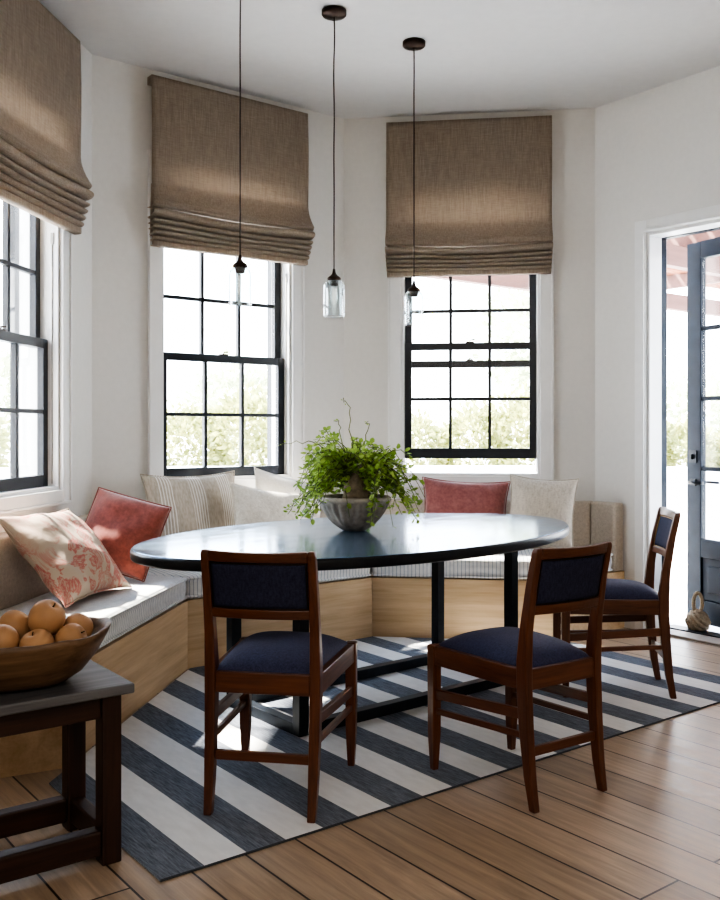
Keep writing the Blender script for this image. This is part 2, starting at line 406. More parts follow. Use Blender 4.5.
# floor: local x runs along the boards (e2)
FM = Matrix(((e2.x, e1.x, 0, 0), (e2.y, e1.y, 0, 0), (0, 0, -1, 0), (0, 0, 0, 1)))   # right handed: x=e2, y=e1, z=down
fl = MB().prism([(Vector(p).dot(e2), Vector(p).dot(e1)) for p in room], 0, .10)
tag(fl.build('floor', M['floor'], mtx=FM), 'brown oak floorboards running diagonally across the room', 'floor', kind='structure')
tag(MB().prism(room, H_CEIL, H_CEIL + .1).build('ceiling', M['ceiling']), 'flat white ceiling above the bay', 'ceiling', kind='structure')

# ------------------------------------------------------------------ sash windows
def window(name, W, c, raised, label):
    root = empty(name, mtx=W.mtx(c, 0, 0)); tag(root, label, 'window', kind='structure')
    cw = .083
    m = MB()
    m.box(-HW - cw, -HW, -.022, -.001, Z0 - .07, Z1 + cw); m.box(HW, HW + cw, -.022, -.001, Z0 - .07, Z1 + cw)
    m.box(-HW, HW, -.022, -.001, Z1, Z1 + cw); m.box(-HW, HW, -.022, -.001, Z0 - .07, Z0)
    for x in (-HW - cw, HW + cw - .014): m.box(x, x + .014, -.032, -.0221, Z0 - .07, Z1 + cw)
    m.box(-HW - cw + .0145, HW + cw - .0145, -.032, -.0221, Z0 - .07, Z0 - .056)
    m.build('casing', M['trim'], root, bevel=.003)
    j = MB()
    j.box(-HW + .001, -HW + .016, 0, TH + .02, Z0 + .001, Z1 - .001); j.box(HW - .016, HW - .001, 0, TH + .02, Z0 + .001, Z1 - .001)
    j.box(-HW + .0165, HW - .0165, 0, TH + .02, Z1 - .016, Z1 - .001); j.box(-HW + .0165, HW - .0165, -.0, TH + .03, Z0 + .001, Z0 + .018)
    j.build('jamb', M['trim'], root)
    iw = HW - .018
    zm = 1.625                                           # meeting rail when shut
    def sash(nm, y, z0, z1, bot, top, rows):
        y0, y1 = y, y + .036; st = .045; s = MB()
        s.box(-iw, -iw + st, y0, y1, z0, z1); s.box(iw - st, iw, y0, y1, z0, z1)
        s.box(-iw + st, iw - st, y0, y1, z0, z0 + bot); s.box(-iw + st, iw - st, y0, y1, z1 - top, z1)
        g0, g1 = -iw + st, iw - st; zz0, zz1 = z0 + bot, z1 - top
        for k in (1, 2):
            x = g0 + (g1 - g0) * k / 3; s.box(x - .0105, x + .0105, y0 + .004, y1 - .002, zz0, zz1)
        
        for k in range(1, rows):
            zc = zz0 + (zz1 - zz0) * k / rows; s.box(g0, g1, y0 + .0045, y1 - .0025, zc - .0105, zc + .0105)
        o = s.build(nm, M['black'], root, bevel=.002, seg=1)
        MB().box(g0, g1, y0 + .016, y0 + .020, zz0, zz1).build('pane', M['glass'], o)
        return o
    up = sash('upper_sash', .090, zm - .02, Z1 - .017, .045, .045, 3)
    lo = sash('lower_sash', .050, Z0 + .008 + raised * .9, zm + .022 + raised, .066, .045, 2)
    lt = MB(); zt = zm + .022 + raised
    lt.box(-.028, .028, .056, .080, zt, zt + .008); lt.tube([(0, .068, zt + .008), (0, .068, zt + .018), (.030, .062, zt + .021)], .005, 6)
    lt.build('sash_lock', M['bronze'], lo)
    if raised > 0:
        k = MB().box(-.022, .022, .095, .115, zm + .026, zm + .034); k.tube([(-.012, .105, zm + .034), (0, .105, zm + .045), (.012, .105, zm + .034)], .004, 6)
        k.build('sash_keeper', M['bronze'], up)
    for sx in (-1, 1):
        p = MB().box(sx * (HW - .022), sx * (HW - .016), .020, .035, 2.12, 2.175)
        p.tube([(sx * (HW - .020), .028, 2.15), (sx * (HW - .020), .028, Z0 + .03)], .0025, 6)
        p.build('sash_pulley', M['cordw'], root)
    # dark weathered frame outside
    f = MB(); f.box(-HW - .05, -HW + .018, TH + .002, TH + .05, Z0 - .04, Z1 + .05); f.box(HW - .018, HW + .05, TH + .002, TH + .05, Z0 - .04, Z1 + .05)
    f.box(-HW + .0185, HW - .0185, TH + .002, TH + .05, Z1 - .02, Z1 + .05); f.box(-HW + .0185, HW - .0185, TH + .031, TH + .07, Z0 - .04, Z0 + .012)
    f.build('outer_frame', M['black'], root)
    # light guide for the opening
    ld = bpy.data.lights.new('portal', 'AREA'); ld.shape = 'RECTANGLE'; ld.size = 2 * HW; ld.size_y = Z1 - Z0; ld.cycles.is_portal = True
    lo_ = bpy.data.objects.new('window_portal', ld); COL.objects.link(lo_)
    x, y = W.at(c, -(TH + .09)); lo_.location = (x, y, (Z0 + Z1) / 2)
    lo_.rotation_euler = Vector((W.n.x, W.n.y, 0)).to_track_quat('-Z', 'Z').to_euler()
    return root
M['cordw'] = plain('dull sash hardware', (.35, .33, .30), .5, metal=.2)
window('window_1', WA, wA, 0, 'black sash window in the left bay wall beside the floral pillow, closed')
window('window_2', WB, wB, 0, 'black sash window in the middle bay wall above the striped pillow, closed')
window('window_3', WC, wC, .115, 'black sash window above the rose pillow with its lower sash raised')

# ------------------------------------------------------------------ doorway and open leaf
door = empty('door_1', mtx=WD.mtx(DS0, 0, 0)); tag(door, 'open blue-black glazed garden door in a white cased opening', 'door', kind='structure')
DW = DS1 - DS0
c = MB()
for x0, x1 in ((-.075, 0), (DW, DW + .075)):
    c.box(x0, x1, -.018, -.001, 0, DZ + .075)
c.box(0, DW, -.018, -.001, DZ, DZ + .075)
c.box(-.022, -.004, -.030, -.0181, 0, DZ + .02); c.box(DW + .004, DW + .022, -.030, -.0181, 0, DZ + .02); c.box(-.022, DW + .022, -.0295, -.0181, DZ + .004, DZ + .022)
c.build('casing', M['trim'], door, bevel=.003)
c = MB().box(0, .018, 0, .120, 0, DZ); c.box(DW - .018, DW, 0, .120, 0, DZ); c.box(.018, DW - .018, 0, .120, DZ - .018, DZ)
c.build('jamb', M['trim'], door)
c = MB().box(0, .019, .1205, TH - .03, 0, DZ); c.box(DW - .028, DW, .1205, TH + .01, 0, DZ); c.box(.019, DW - .028, .1205, TH - .03, DZ - .022, DZ)
c.build('outer_jamb', M['door'], door)
MB().box(.0, DW, -.0, .13, .0005, .014).build('sill', M['threshold'], door, bevel=.003)
MB().box(.028, DW - .028, .135, TH + .03, .0005, .020).build('track', M['iron'], door, bevel=.003)
# leaf: local x from the hinge to the free edge, y towards the garden side
hx, hy = WD.at(DS1 - .03, -(TH - .02))
LW = .93; th_leaf = R(24.2)
d = Vector((-math.sin(th_leaf), math.cos(th_leaf)))
LM = Matrix(((d.x, -d.y, 0, hx), (d.y, d.x, 0, hy), (0, 0, 1, 0), (0, 0, 0, 1)))
lm_local = door.matrix_local.inverted() @ LM
st = .115; LZ0, LZ1 = .03, 2.345
lf = MB(); y0, y1 = -.022, .022
lf.box(0, st, y0, y1, LZ0, LZ1); lf.box(LW - st, LW, y0, y1, LZ0, LZ1)
lf.box(st, LW - st, y0, y1, LZ1 - .105, LZ1); lf.box(st, LW - st, y0, y1, .43, .54); lf.box(st, LW - st, y0, y1, LZ0, .17)
for z in (.965, 1.39, 1.815): lf.box(st, LW - st, -.016, .016, z - .013, z + .013)
lf.box(LW / 2 - .013, LW / 2 + .013, -.0155, .0155, .54, LZ1 - .105)
leaf = lf.build('door_leaf', M['door'], door, mtx=lm_local, bevel=.004)
MB().box(st, LW - st, -.004, .004, .54, LZ1 - .105).build('pane', M['glass'], leaf)
p = MB().box(st, LW - st, -.010, .010, .17, .43); p.box(st + .05, LW - st - .05, -.018, .018, .22, .38); p.build('raised_panel', M['door'], leaf, bevel=.006)
hd = MB()
for s in (-1, 1):
    x = LW - .055
    hd.box(x - .024, x + .024, s * .0225, s * .032, .86, .90)
    hd.tube([(x, s * .028, .88), (x, s * .062, .88), (x - .01, s * .066, .88), (x - .115, s * .066, .88)], .009, 8)
hd.build('lever_handle', M['iron'], leaf)
bt = MB()
for s in (-1, 1):
    x = LW - .055
    bt.box(x - .030, x + .030, s * .0225, s * .030, 1.00, 1.075); bt.box(x - .006, x + .006, s * .030, s * .046, 1.022, 1.052)
bt.build('deadbolt', M['iron'], leaf)
ld = bpy.data.lights.new('portal', 'AREA'); ld.shape = 'RECTANGLE'; ld.size = DW; ld.size_y = DZ; ld.cycles.is_portal = True
po = bpy.data.objects.new('door_portal', ld); COL.objects.link(po)
x, y = WD.at((DS0 + DS1) / 2, -(TH + .04)); po.location = (x, y, DZ / 2); po.rotation_euler = Vector((WD.n.x, WD.n.y, 0)).to_track_quat('-Z', 'Z').to_euler()

# ------------------------------------------------------------------ roman shades
def shade(W, c, ztop, zfold, zbot, wd, label, flare=.012):
    root = empty('roman_shade', mtx=W.mtx(c, 0, 0)); tag(root, label, 'window shade', 'linen roman shades over the bay windows')
    h = wd / 2; rnd = random.Random(int(c * 1000))
    MB().box(-h, h, -.055, -.002, ztop - .045, ztop).build('headrail', M['shade'], root, bevel=.003)
    def panel(u, v):                                     # u across, v down
        x = (u - .5) * 2 * h; z = ztop - (ztop - zfold) * v
        k = max(0, (v - .78) / .22)
        y = -.0585 - .006 * math.sin(v * PI) - .052 * k * k
        y += .004 * noise.noise(Vector((x * 2.2, v * 1.6, c * 7)))
        return (x * (1 + flare * 2 * k * k), y, z - .008 * k * math.cos((u - .5) * 5))
    def lip(u, v):                                       # the billow rolling back under
        a = v * PI * .9; x = (u - .5) * 2 * h * (1 + flare * 2)
        dz = .008 * math.cos((u - .5) * 5)
        return (x * (1 - .01 * v), -.1105 + .020 * (1 - math.cos(a)), zfold - dz - .020 * math.sin(a))
    MB().grid(panel, 40, 30).grid(lip, 40, 8).build('shade_panel', M['shade'], root, solid=.004, merge=True)
    def light_stop(u, v):
        return ((u - .5) * 2 * h * .995, -.045 + .015 * v, zfold + .12 - (zfold + .12 - zbot - .01) * v)
    MB().grid(light_stop, 2, 4).build('light_stop', M['shade'], root)  # added backing sheet that stops light leaking through above the folds
    n = 6; z1 = zfold - .022
    for k in range(n):
        f = k / (n - 1)
        zt = z1 - (z1 - zbot) * (0 if k == 0 else (k + .9) / (n + .9)); zb = z1 - (z1 - zbot) * (k + 1.9) / (n + .9)
        out = (.122 if k == 0 else .112 - .040 * f); ww = h * (1 + 2 * flare * (1 - f) - .01 * f)
        last = k == n - 1
        def fold(u, v):
            x = (u - .5) * 2 * ww; dz = .010 * math.cos((u - .5) * 5) * (1 - f) + .0022 * noise.noise(Vector((x * 3, k * 3.1, c)))
            a = v * PI
            yy = -(.030 + (out - .030) * math.sin(a) ** .75) if not last else -(.03 + (out - .034) * min(1, math.sin(a) * 2.2))
            return (x, yy, zt - dz - (zt - zb) * (1 - math.cos(a)) / 2 * .97)
        MB().grid(fold, 40, 10).build('fold', M['shade'], root, solid=.003)
    return root
shade(WA, wA, 3.17, 2.44, 2.19, 1.10, 'flax linen roman shade over the left window nearest the viewer', flare=.024)
shade(WB, wB, 3.17, 2.45, 2.225, 1.05, 'flax linen roman shade over the middle window, behind the leftmost pendant cord')
shade(WC, wC - .010, 3.165, 2.385, 2.18, 1.04, 'flax linen roman shade over the right window with the raised sash', flare=.003)

# ------------------------------------------------------------------ banquette bench
def line_x(p, u, q, v):
    den = u.x * v.y - u.y * v.x
    a = ((q.x - p.x) * v.y - (q.y - p.y) * v.x) / den
    return p + u * a
def inset(Wa, Wb, w):
    return line_x(Wa.p + Wa.n * w, Wa.u, Wb.p + Wb.n * w, Wb.u)
g = .004
aEnd = WA.L - 1.63                                        # s on wall A of the bench corner
cutdir = Vector((-.89, -.456))
def bench_polys(w, back, trim=0):
    iAB, iBC, iCD = inset(WA, WB, w), inset(WB, WC, w), inset(WC, WD, w)
    oAB, oBC, oCD = inset(WA, WB, back), inset(WB, WC, back), inset(WC, WD, back)
    fa = WA.p + WA.u * aEnd + WA.n * w
    ba = line_x(fa, cutdir, WA.p + WA.n * back, WA.u)
    dEnd = WD.p + WD.u * .225 + WD.n * back
    # D end cut passes square to wall D to the line of the C front
    dc = line_x(dEnd, WD.n, WC.p + WC.n * w, WC.u)
    return dict(A=[ba, oAB, iAB, fa], B=[oAB, oBC, iBC, iAB], C=[oBC, oCD, dEnd, dc, iBC])
def loc(W, pts):
    out = []
    for p in pts:
        d = Vector(p) - W.p; out.append((d.dot(W.u), -d.dot(W.n)))
    return out
def shrink(poly, k):
    c = sum((Vector(p) for p in poly), Vector((0, 0))) / len(poly)
    out = []; n = len(poly)
    area = sum(poly[i][0] * poly[(i + 1) % n][1] - poly[(i + 1) % n][0] * poly[i][1] for i in range(n))
    s = 1 if area > 0 else -1
    for i in range(n):
        a, b, d = Vector(poly[i - 1]), Vector(poly[i]), Vector(poly[(i + 1) % n])
        u, v = (b - a).normalized(), (d - b).normalized()
        nu, nv = Vector((-u.y, u.x)) * s, Vector((-v.y, v.x)) * s
        q = line_x(a + nu * k, u, b + nv * k, v) if abs(u.x * v.y - u.y * v.x) > 1e-4 else b + nu * k
        out.append((q.x, q.y))
    return out
BW = .615
bench = empty('banquette_bench', (WB.at(.85, .4)[0], WB.at(.85, .4)[1], 0))
tag(bench, 'built-in oak banquette bench with oatmeal linen back wrapping the bay', 'bench')
inv = bench.matrix_local.inverted()
P = bench_polys(BW, g)
WW = dict(A=WA, B=WB, C=WC)
for k in 'ABC':
    poly = loc(WW[k], P[k])
    MB().prism(shrink(poly, .0008), 0, .343).build('base_panel', M['oak'], bench, mtx=inv @ WW[k].mtx())
BT = .10
Pb = bench_polys(BT, g)
dS, dE = inset(WC, WD, g), inset(WC, WD, BT)
for k in 'AB':
    MB().prism(shrink(loc(WW[k], Pb[k]), .001), .344, .757).build('backrest', M['linen_back'], bench, mtx=inv @ WW[k].mtx(), bevel=.015, seg=3)
qc = [inset(WB, WC, g), inset(WC, WD, g), inset(WC, WD, BT), inset(WB, WC, BT)]
MB().prism(shrink(loc(WC, qc), .001), .344, .757).build('backrest', M['linen_back'], bench, mtx=inv @ WC.mtx(), bevel=.015, seg=3)
e0, e1_ = WD.p + WD.u * .222 + WD.n * g, WD.p + WD.u * .222 + WD.n * BT
qd = [inset(WC, WD, g), e0, e1_, inset(WC, WD, BT)]
MB().prism(shrink(loc(WD, qd), .001), .344, .757).build('backrest', M['linen_back'], bench, mtx=inv @ WD.mtx(), bevel=.015, seg=3)

# seat cushions
def cushion(k, label):
    W = WW[k]; full = bench_polys(BW + .004, BT + .004)
    poly = shrink(loc(W, full[k]), .010)
    z0, z1 = .346, .462
    root = empty('seat_cushion', mtx=W.mtx(W.L / 2, .35, z0)); tag(root, label, 'cushion', 'ticking mattress cushions on the banquette')
    iv = root.matrix_local.inverted() @ W.mtx()
    inner = shrink(poly, .016); n = len(poly)
    def ring(pl, z): return [(x, y, z) for x, y in pl]
    # densified outline so that the sides can swell and dimple
    def dens(pl, step=.03):
        o = []
        for i in range(len(pl)):
            a, b = Vector(pl[i]), Vector(pl[(i + 1) % len(pl)]); m = max(1, int((b - a).length / step))
            o += [tuple(a + (b - a) * (j / m)) for j in range(m)]
        return o
    m0 = dens(poly)
    c0 = sum((Vector(p) for p in m0), Vector((0, 0))) / len(m0)
    def off(pl, kk): 
        return [tuple(c0 + (Vector(p) - c0) * (1 - kk / max(.05, (Vector(p) - c0).length))) for p in pl]
    prof = [(.030, 0), (.006, .004), (.000, .014), (.006, .026), (.001, .045), (.0, .060), (.001, .075), (.006, .090), (.0, .103), (.006, .113), (.030, .1165)]
    rings = [[(x, y, z0 + z) for x, y in off(m0, kk)] for kk, z in prof]
    for kk, zz in ((.10, .121), (.2, .122)):
        rings.append([(x, y, z0 + zz + .004 * noise.noise(Vector((x * 5, y * 5, 3)))) for x, y in off(m0, kk)])
    mb = MB(); nn = len(m0); vs = [p for r in rings for p in r] + [(c0.x, c0.y, z0 + .121)]
    fs = []
    for r in range(len(rings) - 1):
        for i in range(nn):
            j = (i + 1) % nn; fs.append((r * nn + i, r * nn + j, (r + 1) * nn + j, (r + 1) * nn + i))
    last = (len(rings) - 1) * nn
    fs += [(last + i, last + (i + 1) % nn, len(vs) - 1) for i in range(nn)]
    fs.append(tuple(range(nn))[::-1])
    mb.add(vs, fs, True)
    mb.build('mattress', M['ticking'], root, mtx=iv, merge=True)
    pp = MB()
    pp.tube([(x, y, z0 + .104) for x, y in off(m0, .001)], .0065, 8, True); pp.tube([(x, y, z0 + .014) for x, y in off(m0, .001)], .0065, 8, True)
    pp.build('rolled_edge', M['ticking'], root, mtx=iv)
    return root
cushion('A', 'striped ticking seat cushion under the floral and terracotta pillows at left')
cushion('B', 'striped ticking seat cushion along the middle of the bench, under the cream pillow')
cushion('C', 'striped ticking seat cushion at right, under the rose pillow')

# ------------------------------------------------------------------ throw pillows
def pillow(name_label, mat, mtx, w, h, th, seed, pipe=False, cat='pillow', wr=.012, pinch=.10):
    root = empty('throw_pillow', mtx=mtx); tag(root, name_label, cat)
    n = 26
    def half(sg):
        def f(u, v):
            a, b = 2 * u - 1, 2 * v - 1
            a = math.copysign(abs(a) ** .8, a); b = math.copysign(abs(b) ** .8, b)
            e = max(0, (1 - a * a)) ** .55 * max(0, (1 - b * b)) ** .55
            x = a * w / 2 * (1 - pinch * (1 - b * b) * abs(a) ** 2); z = b * h / 2 * (1 - pinch * (1 - a * a) * abs(b) ** 2)
            y = sg * th / 2 * e
            ed = min(1, e * 2)
            y += sg * wr * ed * (noise.noise(Vector((x * 7 + seed, z * 9 + sg, seed))) + .6 * noise.noise(Vector((x * 16 + z * 11, seed, z * 5))))
            return (x, y, z)
        return f
    mb = MB(); mb.grid(half(-1), n, n); k = len(mb.f)
    m2 = MB(); m2.grid(half(1), n, n); mb.add(m2.v, [f[::-1] for f in m2.f], True)
    mb.build('cover', mat, root, merge=True, sub=1)
    # seam piping round the edge
    pts = []
    f = half(-1)
    for i in range(n): pts.append(f(i / n, 0))
    for i in range(n): pts.append(f(1, i / n))
    for i in range(n): pts.append(f(1 - i / n, 1))
    for i in range(n): pts.append(f(0, 1 - i / n))
    MB().tube(pts, .0035, 6, True).build('seam', mat, root)
    return root
def pm(W, s, t, z, lean, roll=0, yaw=0):
    return W.mtx(s, t, z) @ Matrix.Rotation(R(yaw), 4, 'Z') @ Matrix.Rotation(R(-lean), 4, 'X') @ Matrix.Rotation(R(roll), 4, 'Y')
ZC = .482
pillow('beige linen pillow with faded red floral print at far left', M['floral'], pm(WA, WA.L - .925, .29, ZC + .180, 42, 3, 0), .64, .48, .18, 1.7, wr=.018)
tm = Matrix.Translation((-1.168, 4.545, ZC + .212)) @ Matrix.Rotation(R(-4), 4, 'Z') @ Matrix.Rotation(R(-20), 4, 'X') @ Matrix.Rotation(R(15), 4, 'Y')
pillow('terracotta velvet pillow leaning behind the floral pillow at left', M['terracotta'], tm, .39, .38, .19, 5.1, wr=.018, pinch=.02)
pillow('flax linen pillow with fine white stripes, below the middle window', M['striped_linen'], pm(WB, .49, .24, ZC + .240, 14, 0, 4), .60, .50, .17, 9.4)
pillow('cream nubby woven pillow in front of a white pillow', M['cream'], pm(WB, .86, .41, ZC + .215, 20, 10, 6), .50, .38, .14, 3.3)
pillow('white linen pillow mostly hidden behind the cream nubby pillow', M['white_linen'], pm(WB, 1.12, .215, ZC + .245, 12, 12, 0), .50, .42, .14, 7.9)
pillow('dusty rose velvet pillow below the raised sash', M['rose'], pm(WC, .785, .27, ZC + .210, 18, 3, 4), .54, .43, .15, 2.2)
pillow('plain flax linen pillow at the right end of the bench', M['flax_pillow'], pm(WC, 1.240, .325, ZC + .225, 14, 3, -10), .41, .44, .14, 6.6)

# ------------------------------------------------------------------ rug (fitted to the bay)
RO = Vector(E(1.083, 2.281)); RZ = math.atan2(e1.y, e1.x)
RM = Matrix.Translation((RO.x, RO.y, 0)) @ Matrix.Rotation(RZ, 4, 'Z')
def rl(p): dd = Vector(p) - RO; return (dd.dot(e1), dd.dot(e2))
mg = .012
iAB, iBC = inset(WA, WB, BW + mg), inset(WB, WC, BW + mg)
fa = WA.p + WA.u * aEnd + WA.n * (BW + mg)
pC = line_x(WC.p + WC.n * (BW + mg), WC.u, RO + e1 * 3.05, e2)
pA = line_x(WA.p + WA.n * (BW + mg), WA.u, RO, e2)
rp = [(0, 0), (3.05, 0), rl(pC), rl(iBC), rl(iAB), rl(pA)]
rg = empty('area_rug', mtx=RM); tag(rg, 'charcoal and off-white striped flatweave rug under the oval table', 'rug')
MB().prism(rp, .0008, .0055).build('weave', M['rug'], rg)
MB().tube([(0, 0, .003), (3.05, 0, .003)], .0035, 6).build('bound_edge', plain('rug binding', (.06, .065, .075), .95), rg)

# ------------------------------------------------------------------ oval table
TT = R(46.8)
TM = Matrix.Translation((.063, 4.202, .0057)) @ Matrix.Rotation(PI / 2 - TT, 4, 'Z')
tb = empty('oval_dining_table', mtx=TM); tag(tb, 'large oval black dining table on a slim steel frame', 'table')
a_, b_, th_ = 1.167, .676, .043
prof = [(0, .690), (.93, .690), (.985, .692), (.998, .697), (1.0, .703), (1.0, .723), (.998, .730), (.992, .7345), (0, .7345)]
m = MB(); n = 96
vs = []; fs = []
for (r_, z) in prof[1:-1]:
    for i in range(n):
        q = 2 * PI * i / n
        k = 1 - (1 - r_) * .4
        vs.append((a_ * math.cos(q) * (1 - (1 - r_)), b_ * math.sin(q) * (1 - (1 - r_)), z))
for r_ in range(len(prof) - 3):
    for i in range(n):
        j = (i + 1) % n; fs.append((r_ * n + i, r_ * n + j, (r_ + 1) * n + j, (r_ + 1) * n + i))
m.add(vs, fs, True); L_ = (len(prof) - 3) * n
m.f.append(list(range(n))[::-1]); m.sm.append(False); m.f.append([L_ + i for i in range(n)]); m.sm.append(False)
m.build('table_edge', M['table_edge'], tb)
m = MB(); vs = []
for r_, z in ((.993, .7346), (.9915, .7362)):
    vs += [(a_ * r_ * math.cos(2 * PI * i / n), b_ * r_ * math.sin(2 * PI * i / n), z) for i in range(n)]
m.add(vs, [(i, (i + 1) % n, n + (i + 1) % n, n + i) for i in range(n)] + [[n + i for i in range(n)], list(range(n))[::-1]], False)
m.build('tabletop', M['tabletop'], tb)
BM_ = TM.inverted() @ Matrix.Translation((.085, 4.22, .0057)) @ Matrix.Rotation(R(39), 4, 'Z')
lx, ly, q = .61, .25, .024
for sx in (-1, 1):
    for sy in (-1, 1):
        MB().box(sx * lx - q, sx * lx + q, sy * ly - q, sy * ly + q, 0, .690).build('leg', M['iron'], tb, mtx=BM_, bevel=.003)
for sy in (-1, 1):
    MB().box(-lx + q, lx - q, sy * ly - q, sy * ly + q, 0, .045).build('floor_rail', M['iron'], tb, mtx=BM_, bevel=.003)
    MB().box(-lx + q, lx - q, sy * ly - q, sy * ly + q, .645, .6895).build('top_rail', M['iron'], tb, mtx=BM_, bevel=.003)
for sx in (-1, 1):
    MB().box(sx * lx - q, sx * lx + q, -ly + q, ly - q, 0, .045).build('floor_rail', M['iron'], tb, mtx=BM_, bevel=.003)
    MB().box(sx * lx - q, sx * lx + q, -ly + q, ly - q, .645, .6895).build('top_rail', M['iron'], tb, mtx=BM_, bevel=.003)
TABLE_Z = .7362 + .0057

# ------------------------------------------------------------------ dining chairs
def make_chair(label):
    t = empty('dining_chair'); tag(t, label, 'chair', 'walnut dining chairs round the oval table')
    # rear legs run up into the back stiles: (z, y, half width x, half depth)
    path = [(0, -.272, .0125, .0135), (.10, -.253, .0145, .017), (.25, -.237, .016, .021), (.38, -.229, .0165, .023), (.46, -.229, .0165, .023), (.56, -.238, .015, .019), (.70, -.262, .0135, .016), (.812, -.288, .0125, .0145), (.826, -.291, .010, .011)]
    for sx in (-1, 1):
        rings = []
        for z, y, hw, hd_ in path:
            x = sx * (.160 + .004 * min(1, z / .4))
            rings.append([(x - hw, y - hd_, z), (x + hw, y - hd_, z), (x + hw, y + hd_, z), (x - hw, y + hd_, z)])
        MB().sweep_box(rings).build('rear_leg', M['walnut'], t, bevel=.004)
        fr = []
        for z, hw in ((0, .0115), (.02, .0125), (.13, .0175), (.436, .019), (.439, .0175)):
            x = sx * .190; fr.append([(x - hw, .212 - hw, z), (x + hw, .212 - hw, z), (x + hw, .212 + hw, z), (x - hw, .212 + hw, z)])
        MB().sweep_box(fr).build('front_leg', M['walnut'], t, bevel=.003)
        a, b = Vector((sx * .164, -.206, 0)), Vector((sx * .190, .193, 0))
        k = MB(); k.bar(a + Vector((sx * .002, 0, .405)), b + Vector((sx * .002, 0, .405)), .024, .066); k.build('side_rail', M['walnut_deep'], t, bevel=.003)
        MB().bar(Vector((sx * .1635, -.214, .295)), Vector((sx * .189, .195, .268)), .018, .034).build('stretcher', M['walnut_deep'], t, bevel=.003)
        MB().bar(Vector((sx * .163, -.220, .228)), Vector((sx * .189, .196, .208)), .016, .020).build('stretcher', M['walnut_deep'], t, bevel=.003)
    MB().box(-.171, .171, .200, .226, .372, .438).build('front_rail', M['walnut_side'], t, bevel=.003)
    MB().box(-.147, .147, -.246, -.222, .372, .438).build('rear_rail', M['walnut_side'], t, bevel=.003)
    MB().bar((-.146, -.243, .178), (.146, -.243, .178), .017, .030).build('stretcher', M['walnut_side'], t, bevel=.003)
    # back: curved rails and an upholstered panel
    def yb(z): 
        for k in range(len(path) - 1):
            if path[k][0] <= z <= path[k + 1][0]:
                f = (z - path[k][0]) / (path[k + 1][0] - path[k][0]); return path[k][1] + f * (path[k + 1][1] - path[k][1])
        return path[-1][1]
    def crv(x): return -.022 * (1 - (x / .165) ** 2)
    def rail(z0, z1, dep, ext, crest=0):
        rings = []
        for i in range(15):
            x = -ext + 2 * ext * i / 14; c_ = crv(x); cz = crest * (1 - (x / ext) ** 2)
            rings.append([(x, yb(z0) + c_ - dep, z0), (x, yb(z0) + c_ + dep, z0), (x, yb(z1) + c_ + dep, z1 - cz), (x, yb(z1) + c_ - dep, z1 - cz)])
        return MB().sweep_box(rings)
    rail(.790, .826, .0125, .1525, .004).build('top_rail', M['walnut_side'], t, bevel=.004)
    rail(.612, .642, .0115, .1525).build('lower_back_rail', M['walnut_side'], t, bevel=.003)
    pn = MB()
    def face(sg):
        def f(u, v):
            x = -.150 + .300 * u; z = .6425 + .147 * v
            e = (max(0, 1 - (2 * u - 1) ** 6) * max(0, 1 - (2 * v - 1) ** 6)) ** .5
            return (x, yb(z) + crv(x) + sg * (.004 + .010 * e), z)
        return f
    pn.grid(face(-1), 18, 12); m2 = MB(); m2.grid(face(1), 18, 12); pn.add(m2.v, [f[::-1] for f in m2.f], True)
    nb = 19 * 13
    rim = [i * 13 for i in range(19)] + [18 * 13 + j for j in range(1, 13)] + [i * 13 + 12 for i in range(17, -1, -1)] + [j for j in range(11, 0, -1)]
    for i in range(len(rim)):
        j = (i + 1) % len(rim); pn.f.append([rim[j], rim[i], nb + rim[i], nb + rim[j]]); pn.sm.append(False)
    pn.build('back_panel', M['navy_dark'], t)
    for sg in (-1, 1):
        f = face(sg); pts = []
        for i in range(18): pts.append(f(.01 + .98 * i / 18, .02))
        for i in range(12): pts.append(f(.99, .02 + .96 * i / 12))
        for i in range(18): pts.append(f(.99 - .98 * i / 18, .98))
        for i in range(12): pts.append(f(.01, .98 - .96 * i / 12))
        MB().tube([(x, y + sg * .001, z) for x, y, z in pts], .0022, 5, True).build('trim_braid', M['bronze'] if sg < 0 else M['brass'], t)
    # domed slip seat
    def seat(u, v):
        yy = -.232 + .450 * v; hw = .158 + .026 * v
        a, b = 2 * u - 1, 2 * v - 1
        e = (max(0, 1 - abs(a) ** 3.2) ** .62) * (max(0, 1 - abs(b) ** 3.2) ** .62)
        return (a * hw * (1 + .006 * e), yy, .435 + .060 * e)
    sb = MB().grid(seat, 26, 26)
    w_ = 27; rim = [i * w_ for i in range(27)] + [26 * w_ + j for j in range(1, 27)] + [i * w_ + 26 for i in range(25, -1, -1)] + [j for j in range(25, 0, -1)]
    k0 = len(sb.v); sb.v += [(sb.v[i][0], sb.v[i][1], .419) for i in rim]
    for i in range(len(rim)):
        j = (i + 1) % len(rim); sb.f.append([rim[i], rim[j], k0 + j, k0 + i][::-1]); sb.sm.append(True)
    sb.f.append([k0 + i for i in range(len(rim))]); sb.sm.append(False)
    sb.build('seat_cushion', M['navy'], t)
    return t
ch = make_chair('walnut chair with navy seat, seen squarely from behind at front left of the table')
ch.location = (-.261, 3.136, .0057); ch.rotation_euler = (0, 0, R(-10)); ch.scale = (1.03, 1.02, 1)
c2 = copy_tree(ch); c2['label'] = 'walnut chair with navy seat, turned at an angle at front right of the table'
c2.location = (.528, 3.21, .0057); c2.rotation_euler = (0, 0, R(34)); c2.scale = (.97, .96, 1)
c3 = copy_tree(ch); c3['label'] = 'walnut chair with navy seat, seen in profile beside the open door'
c3.location = (1.146, 4.325, .0057); c3.rotation_euler = (0, 0, R(84)); c3.scale = (.99, .98, 1)

